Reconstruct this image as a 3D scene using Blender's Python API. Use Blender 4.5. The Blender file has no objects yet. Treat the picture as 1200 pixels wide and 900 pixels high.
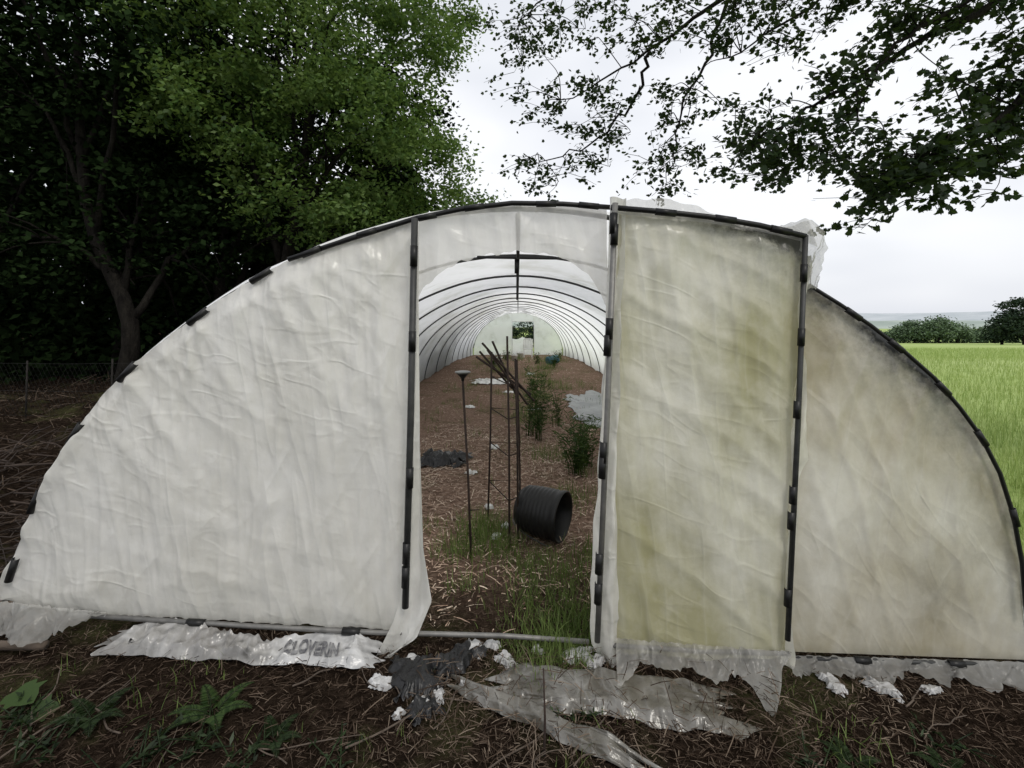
import bpy, math, random, bmesh
import numpy as np
from mathutils import Vector, Matrix, noise
random.seed(7); rng=np.random.default_rng(7)
scene=bpy.context.scene
scene.view_settings.view_transform='Standard'
scene.view_settings.look='None'
scene.view_settings.exposure=0
COL=scene.collection

# ------------------------------------------------------------------ helpers
CAMD=2.46; CAMH=1.6
def pt(a,b,D):           # image pixel back-projected to an assumed depth D -> metres
    return Vector(((a-607)*D/560, D-CAMD, CAMH+(378-b)*D/560))
def F(a,b,y=0.0):        # image pixel projected onto the front plane, offset by y -> metres
    return pt(a,b,CAMD+y)
def link(o,parent=None,label=None,category=None,kind=None,group=None):
    COL.objects.link(o)
    if parent is not None: o.parent=parent
    if label: o["label"]=label
    if category: o["category"]=category
    if kind: o["kind"]=kind
    if group: o["group"]=group
    return o
def empty(name,loc,**k):
    o=bpy.data.objects.new(name,None); o.location=loc; o.empty_display_size=.2
    return link(o,**k)
def addmesh(name,V,Fc,mat,smooth=True,parent=None,loc=None,**k):
    me=bpy.data.meshes.new(name); me.from_pydata([tuple(v) for v in V],[],Fc); me.update()
    if smooth: me.polygons.foreach_set('use_smooth',[True]*len(me.polygons))
    for m in (mat if isinstance(mat,list) else [mat]): me.materials.append(m)
    o=bpy.data.objects.new(name,me)
    link(o,parent=parent,**k)
    if parent is not None: o.matrix_parent_inverse=Matrix.Translation(-Vector(parent.location))
    return o
class MB:
    def __init__(s): s.v=[];s.f=[]
    def tube(s,pts,r,n=8,cap=True):
        pts=[Vector(p) for p in pts]
        if not hasattr(r,'__len__'): r=[r]*len(pts)
        b=len(s.v); up=Vector((0,0,1)); prev=None
        for i,p in enumerate(pts):
            t=(pts[min(i+1,len(pts)-1)]-pts[max(i-1,0)])
            if t.length<1e-9: t=Vector((0,0,1))
            t.normalize()
            if prev is None:
                a=t.cross(up) if abs(t.dot(up))<.95 else t.cross(Vector((1,0,0)))
            else: a=prev-t*prev.dot(t)
            a.normalize(); prev=a; c=t.cross(a)
            for j in range(n):
                th=2*math.pi*j/n
                s.v.append(p+(a*math.cos(th)+c*math.sin(th))*r[i])
        for i in range(len(pts)-1):
            for j in range(n):
                s.f.append((b+i*n+j,b+i*n+(j+1)%n,b+(i+1)*n+(j+1)%n,b+(i+1)*n+j))
        if cap:
            s.f.append(tuple(b+j for j in range(n))[::-1]); e=b+(len(pts)-1)*n
            s.f.append(tuple(e+j for j in range(n)))
        return s
    def lathe(s,prof,M,n=32):
        b=len(s.v)
        for (r,z) in prof:
            for j in range(n):
                th=2*math.pi*j/n
                s.v.append(M@Vector((r*math.cos(th),r*math.sin(th),z)))
        for i in range(len(prof)-1):
            for j in range(n):
                s.f.append((b+i*n+j,b+i*n+(j+1)%n,b+(i+1)*n+(j+1)%n,b+(i+1)*n+j))
        return s
    def box(s,M,sx,sy,sz):
        b=len(s.v)
        for x in(-.5,.5):
            for y in(-.5,.5):
                for z in(-.5,.5): s.v.append(M@Vector((x*sx,y*sy,z*sz)))
        for q in ((0,1,3,2),(4,6,7,5),(0,4,5,1),(2,3,7,6),(0,2,6,4),(1,5,7,3)):
            s.f.append(tuple(b+i for i in q))
        return s
def smoothpts(P,n=6):
    P=[Vector(p) for p in P]; out=[]
    for i in range(len(P)-1):
        p0=P[max(i-1,0)];p1=P[i];p2=P[i+1];p3=P[min(i+2,len(P)-1)]
        for k in range(n):
            t=k/n
            out.append(.5*((2*p1)+(p2-p0)*t+(2*p0-5*p1+4*p2-p3)*t*t+(3*p1-p0-3*p2+p3)*t**3))
    out.append(P[-1]); return out
def interp(x,pts):
    if x<=pts[0][0]: return pts[0][1]
    for (a,b),(c,d) in zip(pts,pts[1:]):
        if x<=c: return b+(d-b)*(x-a)/(c-a)
    return pts[-1][1]
def nz(x,y,z=0): return noise.noise(Vector((x,y,z)))
def folds(x,z,seed,ang,fr,st=.18,k=3.2):
    c,s_=math.cos(ang),math.sin(ang)
    a=x*c+z*s_; b=-x*s_+z*c
    n=nz(a*fr+.35*nz(x*1.3,z*1.3,seed+5),b*fr*st,seed)
    return 1-min(1,abs(n)*k)
def bump1(x,c,w): return max(0,1-abs(x-c)/w)
def sheet(name,fn,nu,nv,mat,parent=None,grime=None,algae=None,**k):
    V=[];Fc=[];G=[];A=[]
    for j in range(nv+1):
        for i in range(nu+1):
            u=i/nu;v=j/nv; V.append(fn(u,v)); G.append(grime(u,v) if grime else 0.0); A.append(algae(u,v) if algae else 0.0)
    for j in range(nv):
        for i in range(nu):
            a=j*(nu+1)+i; Fc.append((a,a+1,a+nu+2,a+nu+1))
    o=addmesh(name,V,Fc,mat,parent=parent,**k)
    at=o.data.attributes.new('grime','FLOAT','POINT'); at.data.foreach_set('value',G)
    at=o.data.attributes.new('algae','FLOAT','POINT'); at.data.foreach_set('value',A)
    return o
def scatter(name,tv,tf,pos,R,s,mat,parent=None,**k):
    tv=np.array(tv,float); N=len(pos); nv=len(tv); tf=np.array(tf); kf=tf.shape[1]; nf=len(tf)
    s=np.asarray(s,float)
    if s.ndim==1: s=np.repeat(s[:,None],3,1)
    V=np.einsum('nij,nkj->nki',R,tv[None]*s[:,None,:])+np.asarray(pos)[:,None,:]
    idx=(tf[None]+ (np.arange(N)*nv)[:,None,None]).reshape(-1)
    me=bpy.data.meshes.new(name)
    me.vertices.add(N*nv); me.vertices.foreach_set('co',V.reshape(-1))
    me.loops.add(len(idx)); me.loops.foreach_set('vertex_index',idx.astype(np.int32))
    me.polygons.add(N*nf); me.polygons.foreach_set('loop_start',(np.arange(N*nf)*kf).astype(np.int32))
    me.update(calc_edges=True); me.validate()
    me.materials.append(mat)
    o=bpy.data.objects.new(name,me); link(o,parent=parent,**k)
    if parent is not None: o.matrix_parent_inverse=Matrix.Translation(-Vector(parent.location))
    return o
def norm(a): return a/np.maximum(np.linalg.norm(a,axis=1,keepdims=True),1e-9)
def frame(d,n):
    d=norm(d); x=norm(np.cross(d,n)); z=np.cross(x,d)
    return np.stack([x,d,z],axis=2)
def leafR(N,droop=-.4,up=1.2):
    d=rng.normal(size=(N,3)); d[:,2]=d[:,2]*.5+droop
    n=rng.normal(size=(N,3)); n[:,2]+=up
    return frame(d,n)
DIAM=[(0,0,0),(.33,.45,.06),(0,1,0),(-.33,.45,.06)]; DIAMF=[(0,1,2,3)]
lo=[(0,0),(.26,-.02),(.52,.18),(.40,.33),(.62,.58),(.36,.60),(.24,.82),(0,1.05)]
LOB=[(0,.4,.0)]+[(x,y,.12*abs(x)) for x,y in lo]+[(-x,y,.12*abs(x)) for x,y in lo[-2:0:-1]]
LOBF=[(0,i,i+1) for i in range(1,len(LOB)-1)]+[(0,len(LOB)-1,1)]
BL=[(-.5,0,0),(.5,0,0),(.42,.06,.4),(-.42,.06,.4),(.28,.2,.75),(-.28,.2,.75),(.03,.42,1),(-.03,.42,1)]
BLF=[(0,1,2,3),(3,2,4,5),(5,4,6,7)]
def rotz(N,lean=.25):
    a=rng.uniform(0,2*np.pi,N); l=rng.normal(0,lean,N)
    ca,sa=np.cos(a),np.sin(a); cl,sl=np.cos(l),np.sin(l); z=np.zeros(N);o=np.ones(N)
    Z=np.stack([np.stack([ca,-sa,z],1),np.stack([sa,ca,z],1),np.stack([z,z,o],1)],1)
    X=np.stack([np.stack([o,z,z],1),np.stack([z,cl,-sl],1),np.stack([z,sl,cl],1)],1)
    return Z@X

# ------------------------------------------------------------------ materials
def newmat(n):
    m=bpy.data.materials.new(n); m.use_nodes=True; nt=m.node_tree; nt.nodes.clear()
    return m,nt
def N(nt,t,**k):
    n=nt.nodes.new(t)
    for a,b in k.items(): setattr(n,a,b)
    return n
def setin(n,**k):
    for a,b in k.items(): n.inputs[a.replace('_',' ')].default_value=b
def ramp(nt,fac,stops):
    r=N(nt,'ShaderNodeValToRGB'); e=r.color_ramp.elements
    e[0].position,e[0].color=stops[0][0],(*stops[0][1],1)
    e[1].position,e[1].color=stops[-1][0],(*stops[-1][1],1)
    for p,c in stops[1:-1]:
        x=e.new(p); x.color=(*c,1)
    nt.links.new(fac,r.inputs[0]); return r.outputs[0]
def noisen(nt,scale,detail=5,rough=.6,vec=None,dist=0):
    t=N(nt,'ShaderNodeTexNoise'); t.inputs['Scale'].default_value=scale
    t.inputs['Detail'].default_value=detail; t.inputs['Roughness'].default_value=rough; t.inputs['Distortion'].default_value=dist
    if vec is not None: nt.links.new(vec,t.inputs['Vector'])
    return t.outputs[0]
def objvec(nt,scale=(1,1,1),rot=(0,0,0)):
    tc=N(nt,'ShaderNodeTexCoord'); mp=N(nt,'ShaderNodeMapping')
    mp.inputs['Scale'].default_value=scale; mp.inputs['Rotation'].default_value=rot
    nt.links.new(tc.outputs['Object'],mp.inputs[0]); return mp.outputs[0]
def rotstretch(nt,rot,scale):
    a=objvec(nt,(1,1,1),rot); mp=N(nt,'ShaderNodeMapping'); mp.inputs['Scale'].default_value=scale
    nt.links.new(a,mp.inputs[0]); return mp.outputs[0]
def bump(nt,h,strength,dist):
    b=N(nt,'ShaderNodeBump'); b.inputs['Strength'].default_value=strength; b.inputs['Distance'].default_value=dist
    nt.links.new(h,b.inputs['Height']); return b.outputs[0]
def mixc(nt,f,a,b,mode='MIX'):
    m=N(nt,'ShaderNodeMix',data_type='RGBA',blend_type=mode)
    for s,v in ((0,f),(6,a),(7,b)):
        if isinstance(v,(int,float)): m.inputs[s].default_value=v
        elif isinstance(v,tuple): m.inputs[s].default_value=(*v,1)
        else: nt.links.new(v,m.inputs[s])
    return m.outputs[2]
def mathn(nt,op,a,b=None,clamp=False,c=None):
    m=N(nt,'ShaderNodeMath',operation=op,use_clamp=clamp)
    for i,v in enumerate((a,b,c)):
        if v is None: continue
        if isinstance(v,(int,float)): m.inputs[i].default_value=v
        else: nt.links.new(v,m.inputs[i])
    return m.outputs[0]
def out(nt,sh):
    o=N(nt,'ShaderNodeOutputMaterial'); nt.links.new(sh,o.inputs[0])
def simple(name,stops,scale=6,rough=.7,bs=.3,bd=.01,metal=0,spec=.4,vs=(1,1,1)):
    m,nt=newmat(name); v=objvec(nt,vs); f=noisen(nt,scale,4,.6,v)
    c=ramp(nt,f,stops); p=N(nt,'ShaderNodeBsdfPrincipled')
    nt.links.new(c,p.inputs['Base Color']); setin(p,Roughness=rough,Metallic=metal); p.inputs['Specular IOR Level'].default_value=spec
    nt.links.new(bump(nt,noisen(nt,scale*4,3,.6,v),bs,bd),p.inputs['Normal'])
    out(nt,p.outputs[0]); return m
def leafmat(name,stops,trans=.35,rough=.5,tcol=(.12,.2,.02),nsc=.9,nw=.6):
    m,nt=newmat(name); g=N(nt,'ShaderNodeNewGeometry')
    f=noisen(nt,nsc,1,.6,objvec(nt))
    s=mathn(nt,'ADD',mathn(nt,'MULTIPLY',g.outputs['Random Per Island'],1.15-nw),mathn(nt,'MULTIPLY',f,nw))
    c=ramp(nt,s,stops)
    p=N(nt,'ShaderNodeBsdfDiffuse'); nt.links.new(c,p.inputs[0])
    if trans==0: out(nt,p.outputs[0]); return m
    gl=N(nt,'ShaderNodeBsdfGlossy'); gl.inputs['Roughness'].default_value=.45; gl.inputs[0].default_value=(.5,.5,.5,1)
    m0=N(nt,'ShaderNodeMixShader'); m0.inputs[0].default_value=.035
    nt.links.new(p.outputs[0],m0.inputs[1]); nt.links.new(gl.outputs[0],m0.inputs[2])
    t=N(nt,'ShaderNodeBsdfTranslucent'); nt.links.new(mixc(nt,.5,c,tcol),t.inputs[0])
    mx=N(nt,'ShaderNodeMixShader'); mx.inputs[0].default_value=trans
    nt.links.new(m0.outputs[0],mx.inputs[1]); nt.links.new(t.outputs[0],mx.inputs[2]); out(nt,mx.outputs[0]); return m
def ridge(nt,n,k):
    return mathn(nt,'SUBTRACT',1.0,mathn(nt,'MULTIPLY',mathn(nt,'ABSOLUTE',mathn(nt,'SUBTRACT',n,.5)),k,True))
def plastic(name,clean,stain,amt,dark=(.03,.03,.028),trans=.42,vang=0.3,clear=0,bumpd=.012,crease=.5,soft=False):
    m,nt=newmat(name); v=objvec(nt)
    al=N(nt,'ShaderNodeAttribute',attribute_name='algae')
    n1=noisen(nt,1.8,6,.70,v); n2=noisen(nt,2.4,4,.7,rotstretch(nt,(0,.1,0),(1.4,1,.75)))
    f=mathn(nt,'ADD',mathn(nt,'ADD',mathn(nt,'MULTIPLY',n1,.8),mathn(nt,'MULTIPLY',n2,.4)),mathn(nt,'MULTIPLY',al.outputs['Fac'],.5))
    f=mathn(nt,'MULTIPLY',ramp(nt,f,[(.52,(0,0,0)),(1.0,(1,1,1))]),amt,True)
    c=mixc(nt,f,clean,stain)
    n4=noisen(nt,.9,3,.6,v); c=mixc(nt,mathn(nt,'MULTIPLY',n4,.30),c,tuple(x*.70 for x in clean))
    r1=ridge(nt,noisen(nt,1.6,1,.45,rotstretch(nt,(0,vang,0),(2.4,1,.35)),.3),7)
    r2=ridge(nt,noisen(nt,2.8,1,.45,rotstretch(nt,(0,-vang*1.8,0),(1.8,1,.4)),.5),8)
    r4=ridge(nt,noisen(nt,5.0,1,.5,rotstretch(nt,(0,vang*.35,0),(2.2,1,.3)),.25),9)
    r5=ridge(nt,noisen(nt,6,1,.5,rotstretch(nt,(0,1.0+vang,0),(1.6,1,.5)),.5),11)
    r3=noisen(nt,16,3,.65,rotstretch(nt,(0,vang*.4,0),(1.4,1,.7)),.6)
    patch=mathn(nt,'MULTIPLY_ADD',n4,3.0,True,-1.0)
    rs=mathn(nt,'MULTIPLY',mathn(nt,'ADD',mathn(nt,'MULTIPLY',r1,r1),mathn(nt,'MULTIPLY',mathn(nt,'MULTIPLY',r4,r4),.7)),mathn(nt,'MULTIPLY_ADD',n2,1.6,True,-.35))
    c=mixc(nt,mathn(nt,'MULTIPLY',rs,.34*crease,True),c,(.92,.92,.90))
    c=mixc(nt,mathn(nt,'MULTIPLY',mathn(nt,'SUBTRACT',r3,.4),.25,True),c,tuple(x*.5 for x in clean))
    a=N(nt,'ShaderNodeAttribute',attribute_name='grime')
    n3=noisen(nt,4,7,.76,v)
    n6=noisen(nt,26,4,.7,v)
    nn=mathn(nt,'ADD',mathn(nt,'MULTIPLY',n3,.7),mathn(nt,'MULTIPLY',n6,.3))
    g=mathn(nt,'MULTIPLY',a.outputs['Fac'],mathn(nt,'MULTIPLY_ADD',nn,3.2 if soft else 2.2,False,-.75 if soft else -.4))
    g=ramp(nt,g,[(.05,(0,0,0)),(.95,(1,1,1))])
    c=mixc(nt,g,c,dark)
    h=mathn(nt,'ADD',mathn(nt,'ADD',mathn(nt,'MULTIPLY',r1,1.0),mathn(nt,'MULTIPLY',r2,.45)),mathn(nt,'MULTIPLY',r3,.14))
    h=mathn(nt,'ADD',h,mathn(nt,'ADD',mathn(nt,'MULTIPLY',r4,.28),mathn(nt,'MULTIPLY',mathn(nt,'MULTIPLY',r5,patch),.34)))
    h=mathn(nt,'ADD',h,mathn(nt,'MULTIPLY',n1,1.6))
    nb=bump(nt,h,crease,bumpd)
    p=N(nt,'ShaderNodeBsdfPrincipled'); nt.links.new(c,p.inputs['Base Color']); setin(p,Roughness=.28); p.inputs['Specular IOR Level'].default_value=.65
    nt.links.new(nb,p.inputs['Normal'])
    t=N(nt,'ShaderNodeBsdfTranslucent'); nt.links.new(c,t.inputs[0])
    mx=N(nt,'ShaderNodeMixShader'); mx.inputs[0].default_value=trans
    nt.links.new(p.outputs[0],mx.inputs[1]); nt.links.new(t.outputs[0],mx.inputs[2]); r=mx.outputs[0]
    if clear:
        tr=N(nt,'ShaderNodeBsdfTransparent'); m2=N(nt,'ShaderNodeMixShader'); m2.inputs[0].default_value=clear
        nt.links.new(r,m2.inputs[1]); nt.links.new(tr.outputs[0],m2.inputs[2]); r=m2.outputs[0]
    out(nt,r); return m
def covermat(name,trans,clear=0):
    m,nt=newmat(name); n=noisen(nt,1.3,4,.65,objvec(nt,(1,.8,1)))
    a=N(nt,'ShaderNodeAttribute',attribute_name='grime')
    c=ramp(nt,n,[(.32,(.74,.74,.69)),(.5,(.95,.955,.945)),(.62,(.99,.99,.985))])
    c=mixc(nt,mathn(nt,'MULTIPLY',a.outputs['Fac'],n,True),c,(.2,.2,.16))
    d=N(nt,'ShaderNodeBsdfDiffuse'); t=N(nt,'ShaderNodeBsdfTranslucent'); nt.links.new(c,d.inputs[0]); nt.links.new(c,t.inputs[0])
    mx=N(nt,'ShaderNodeMixShader'); mx.inputs[0].default_value=trans
    nt.links.new(d.outputs[0],mx.inputs[1]); nt.links.new(t.outputs[0],mx.inputs[2]); r=mx.outputs[0]
    if clear:
        tr=N(nt,'ShaderNodeBsdfTransparent'); m2=N(nt,'ShaderNodeMixShader'); m2.inputs[0].default_value=clear
        nt.links.new(r,m2.inputs[1]); nt.links.new(tr.outputs[0],m2.inputs[2]); r=m2.outputs[0]
    out(nt,r); return m

M_left=plastic('left_film',(.90,.89,.85),(.60,.57,.45),.6,trans=.45,vang=.30,crease=.72)
M_door=plastic('door_film',(.89,.875,.79),(.37,.345,.15),.95,dark=(.09,.09,.075),trans=.45,vang=.2,crease=.6,soft=True)
M_side=plastic('side_film',(.86,.84,.76),(.40,.34,.20),.9,dark=(.045,.046,.045),trans=.45,vang=-.5,crease=.5,soft=True)
M_cover=covermat('cover_film',.86)
M_end=covermat('end_film',.80,.12)
M_loose=plastic('loose_film',(.86,.85,.82),(.55,.52,.42),.5,trans=.5,clear=.22,crease=.8)
M_clear=plastic('clear_film',(.74,.73,.69),(.30,.27,.2),1.0,trans=.45,clear=.45,crease=.9,bumpd=.02)
M_bag=plastic('bag_film',(.58,.58,.58),(.12,.105,.085),1.2,trans=.1,bumpd=.015,crease=1.0)
M_oldfilm=plastic('old_film',(.105,.095,.075),(.03,.026,.02),1.1,trans=.0,dark=(.03,.03,.02),bumpd=.02,crease=.7)
M_blackfilm=simple('black_film',[(.3,(.006,.006,.007)),(.8,(.022,.022,.022))],5,.4,.6,.02)
M_black=simple('black_plastic',[(.3,(.006,.006,.006)),(.8,(.016,.016,.016))],8,.42,.15,.004,spec=.3)
M_frame=simple('dark_pipe',[(.3,(.015,.016,.016)),(.8,(.05,.05,.048))],14,.5,.2,.003)
M_rail=simple('galvanised_pipe',[(.3,(.12,.12,.115)),(.8,(.26,.25,.235))],14,.5,.3,.003,metal=.4)
M_rust=simple('rusty_iron',[(.3,(.018,.012,.010)),(.8,(.055,.034,.025))],20,.85,.4,.003)
M_wood=simple('weathered_wood',[(.25,(.05,.038,.028)),(.8,(.15,.115,.09))],3,.85,.6,.01,vs=(2,2,9))
M_brush=simple('dead_brush',[(.25,(.02,.014,.011)),(.8,(.075,.055,.043))],3,.9,.6,.01)
M_post=simple('dark_post',[(.25,(.012,.010,.009)),(.8,(.03,.026,.022))],3,.9,.6,.01,vs=(2,2,9))
M_wire=simple('dull_wire',[(.3,(.012,.013,.012)),(.8,(.035,.035,.032))],14,.8,.3,.003)
M_bark=simple('bark',[(.3,(.007,.006,.0055)),(.8,(.030,.027,.022))],5,.95,.9,.05,vs=(2,2,.6),spec=.1)
M_grey=simple('grey_sheet',[(.3,(.24,.25,.25)),(.8,(.40,.41,.41))],2,.6,.5,.03)
M_white=simple('white_plastic',[(.3,(.6,.6,.58)),(.8,(.78,.78,.76))],5,.45,.1,.003)
M_blue=simple('blue_plastic',[(.3,(.02,.08,.11)),(.8,(.03,.12,.15))],4,.45,.1,.003)
M_ink=simple('print_ink',[(.38,(.07,.07,.08)),(.62,(.24,.24,.24))],30,.6,.1,.002)
M_lamp=simple('dull_metal',[(.3,(.14,.15,.15)),(.8,(.28,.29,.28))],14,.35,.2,.003,metal=.6)
M_leafA=leafmat('ash_leaf',[(.25,(.018,.042,.011)),(.48,(.060,.118,.028)),(.70,(.135,.21,.058)),(.95,(.20,.28,.09))],.40,tcol=(.17,.25,.04),nsc=1.1,nw=.75)
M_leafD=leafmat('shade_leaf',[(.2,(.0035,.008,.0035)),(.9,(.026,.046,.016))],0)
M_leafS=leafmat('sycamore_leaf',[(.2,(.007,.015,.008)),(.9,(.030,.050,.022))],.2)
M_leafF=leafmat('hedgerow_leaf',[(.2,(.08,.125,.07)),(.9,(.17,.23,.14))],0)
M_leafB=leafmat('far_dark_leaf',[(.2,(.022,.038,.024)),(.9,(.05,.07,.045))],0)
M_weed=leafmat('weed_leaf',[(.2,(.016,.036,.012)),(.9,(.075,.12,.038))],.3)
M_weedd=leafmat('dark_weed_leaf',[(.2,(.005,.011,.004)),(.9,(.030,.050,.018))],.12)
M_grass=leafmat('rough_grass',[(.2,(.05,.085,.022)),(.9,(.20,.26,.08))],.3,.6)
M_field=leafmat('crop_grass',[(.2,(.22,.32,.085)),(.6,(.34,.44,.13)),(.9,(.48,.55,.23))],.35,.6,(.33,.41,.13))
M_straw=leafmat('shaded_litter',[(.15,(.008,.006,.0045)),(.45,(.036,.025,.018)),(.72,(.09,.066,.049)),(.95,(.24,.19,.145))],0)  # stalk colours darkened to stand for tree shade outside the tunnel
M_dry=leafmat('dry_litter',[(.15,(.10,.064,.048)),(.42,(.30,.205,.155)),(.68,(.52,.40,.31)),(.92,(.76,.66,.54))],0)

def groundmat():
    m,nt=newmat('soil'); v=objvec(nt)
    a=noisen(nt,1.1,4,.7,v); b=noisen(nt,22,5,.75,v)
    at=N(nt,'ShaderNodeAttribute',attribute_name='lit_dry')
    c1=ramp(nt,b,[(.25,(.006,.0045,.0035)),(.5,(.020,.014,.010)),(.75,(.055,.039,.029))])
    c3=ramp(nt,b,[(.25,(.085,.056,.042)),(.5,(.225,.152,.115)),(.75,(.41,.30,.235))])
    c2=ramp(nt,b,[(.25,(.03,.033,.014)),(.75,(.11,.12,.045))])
    c1=mixc(nt,at.outputs['Fac'],c1,c3)  # outer soil painted darker as tree shade, tunnel floor in lit tone
    c=mixc(nt,ramp(nt,a,[(.53,(0,0,0)),(.70,(.7,.7,.7))]),c1,c2)
    p=N(nt,'ShaderNodeBsdfDiffuse'); nt.links.new(c,p.inputs[0])
    nt.links.new(bump(nt,b,1,.04),p.inputs['Normal']); out(nt,p.outputs[0]); return m
def fieldmat():
    m,nt=newmat('field'); v=objvec(nt)
    a=noisen(nt,.05,4,.6,v); b=noisen(nt,1.5,5,.75,objvec(nt,(.3,1,1)))
    c1=ramp(nt,b,[(.3,(.24,.33,.10)),(.7,(.38,.47,.18))])
    c=mixc(nt,ramp(nt,a,[(.4,(0,0,0)),(.7,(.6,.6,.6))]),c1,(.45,.51,.25))
    p=N(nt,'ShaderNodeBsdfDiffuse'); nt.links.new(c,p.inputs[0])
    nt.links.new(bump(nt,b,1,.1),p.inputs['Normal']); out(nt,p.outputs[0]); return m
M_soil=groundmat(); M_fieldg=fieldmat()
M_hill=simple('far_hill',[(.3,(.38,.42,.44)),(.7,(.50,.53,.55))],.01,1,.0,.01,spec=0)  # distance haze is painted into both hill colours
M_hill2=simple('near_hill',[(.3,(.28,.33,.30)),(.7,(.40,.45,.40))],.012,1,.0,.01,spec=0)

# ------------------------------------------------------------------ world, sun, camera
w=bpy.data.worlds.new('World'); scene.world=w; w.use_nodes=True; nt=w.node_tree; nt.nodes.clear()
SE,SR=math.radians(52),math.radians(150)
sk=N(nt,'ShaderNodeTexSky',sky_type='NISHITA'); sk.sun_disc=False; sk.sun_elevation=SE; sk.sun_rotation=SR; sk.dust_density=4
tc=N(nt,'ShaderNodeTexCoord'); mp=N(nt,'ShaderNodeMapping'); mp.inputs['Scale'].default_value=(1,1,2.5)
nt.links.new(tc.outputs['Generated'],mp.inputs[0])
cl=noisen(nt,1.6,3,.5,mp.outputs[0])
cloud=ramp(nt,cl,[(.3,(.62,.65,.72)),(.62,(.92,.93,.955))])
skd=mixc(nt,1.0,sk.outputs[0],(.1,.1,.1),'MULTIPLY')
cc=mixc(nt,.9,skd,cloud)
bg=N(nt,'ShaderNodeBackground'); nt.links.new(cc,bg.inputs[0]); bg.inputs[1].default_value=1.18
o=N(nt,'ShaderNodeOutputWorld'); nt.links.new(bg.outputs[0],o.inputs[0])
sd=bpy.data.lights.new('sun','SUN'); sd.energy=1.3; sd.angle=math.radians(15); sd.color=(1,.96,.88)
so=bpy.data.objects.new('sun',sd); COL.objects.link(so)
dirv=Vector((math.sin(SR)*math.cos(SE),math.cos(SR)*math.cos(SE),math.sin(SE)))
so.rotation_euler=dirv.to_track_quat('Z','Y').to_euler(); so.location=dirv*30
cd=bpy.data.cameras.new('camera'); cam=bpy.data.objects.new('camera',cd); COL.objects.link(cam)
cam.location=(0,-CAMD,CAMH); cam.rotation_euler=(math.radians(90),0,0)
cd.sensor_width=36; cd.lens=16.8; cd.shift_x=-7/1200; cd.shift_y=-72/1200; cd.clip_end=9000; cd.clip_start=.05
scene.camera=cam

# ------------------------------------------------------------------ ground
LEN=25.85; SP=1.85
def gh(x,y):
    d=y+CAMD
    z=-.0376*max(0,min(d,120)-20)
    if d>120: z-=min(8,.03*(d-120))
    t=max(0,1-max(0,y)/3)
    z+=(-.045*max(-4,min(4,x))-.065)*t
    if abs(x)<40 and y<60:
        z+=.035*nz(x*1.1,y*1.1,3)+.014*nz(x*6,y*6,1)
        if x<-2.75 and -.2<y<12:
            k=min(1,(-2.75-x)*1.5)*min(1,(y+.2)*1.2); z+=k*max(0,.10+.28*nz(x*.9,y*.9,8)+.08*nz(x*3,y*3,2))
    return z
def axis(lo,hi,step,far):
    a=list(np.arange(lo,hi+1e-6,step)); s=step; x=hi
    while x<far: s*=1.22; x+=s; a.append(x)
    s=step; x=lo; b=[]
    while x>-far: s*=1.22; x-=s; b.append(x)
    return b[::-1]+a
xs=axis(-9,9,.12,4500); ys=axis(-2.2,16,.12,4500)
ys=[y for y in ys if y>-60]
V=[(x,y,gh(x,y)) for y in ys for x in xs]; nx=len(xs)
fg=[];ff=[]
for j in range(len(ys)-1):
    for i in range(nx-1):
        a=j*nx+i; q=(a,a+1,a+nx+1,a+nx); cx=(xs[i]+xs[i+1])/2; cy=(ys[j]+ys[j+1])/2
        if cx>3.0+.25*nz(cy,7) or (cy>27 and cx>-5): ff.append(q)
        else: fg.append(q)
def sub(fs):
    used=sorted({i for f in fs for i in f}); mp={k:n for n,k in enumerate(used)}
    return [V[i] for i in used],[tuple(mp[i] for i in f) for f in fs]
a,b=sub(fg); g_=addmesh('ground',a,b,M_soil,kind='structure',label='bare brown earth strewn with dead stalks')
at=g_.data.attributes.new('lit_dry','FLOAT','POINT')
at.data.foreach_set('value',[max(0,min(1,(v[1]-.1)/1.2))*max(0,min(1,(2.8-abs(v[0]))*4)) if v[1]<27 else (0.0) for v in a])  # mask: lit floor tone inside, painted shade tone outside
a,b=sub(ff); addmesh('field',a,b,M_fieldg,kind='structure',label='bright green open field of long grass')
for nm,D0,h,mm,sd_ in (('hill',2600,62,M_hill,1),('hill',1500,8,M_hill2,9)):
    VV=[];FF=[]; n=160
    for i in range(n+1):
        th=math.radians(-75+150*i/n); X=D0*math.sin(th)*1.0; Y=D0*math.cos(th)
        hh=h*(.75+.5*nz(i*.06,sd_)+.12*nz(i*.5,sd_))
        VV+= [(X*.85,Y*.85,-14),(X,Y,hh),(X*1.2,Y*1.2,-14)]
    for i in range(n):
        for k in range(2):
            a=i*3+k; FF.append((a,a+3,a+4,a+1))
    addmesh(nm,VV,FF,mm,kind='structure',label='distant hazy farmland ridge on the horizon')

# ------------------------------------------------------------------ polytunnel
PT=empty('polytunnel',(0,0,0),label='old polytunnel covered in stained white plastic film, front doorway open',category='polytunnel')
prof=[(-2.64,-.5),(-2.64,-.1),(-2.62,.2),(-2.48,.67),(-2.27,1.04),(-2.02,1.35),(-1.65,1.66),(-1.18,1.93),(-.60,2.135),(0,2.205)]
prof=prof+[(-x,z) for x,z in prof[-2::-1]]
def hoop_pts(y,s=1.0): return smoothpts([Vector((x*s,y,z*s if z>0 else z)) for x,z in prof],4)
hm=MB().tube(hoop_pts(0,.995),.0135,8)
h0=addmesh('hoop',hm.v,hm.f,M_frame,parent=PT)
for k in range(1,15):
    c=h0.copy(); c.location=(0,min(k*SP-.08,LEN),0); COL.objects.link(c)
h0.location=(0,.04,0)
mb=MB(); mb.tube([(0,.05,2.165),(0,LEN,2.165)],.014,8)
addmesh('ridge_bar',mb.v,mb.f,M_frame,parent=PT)
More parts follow.
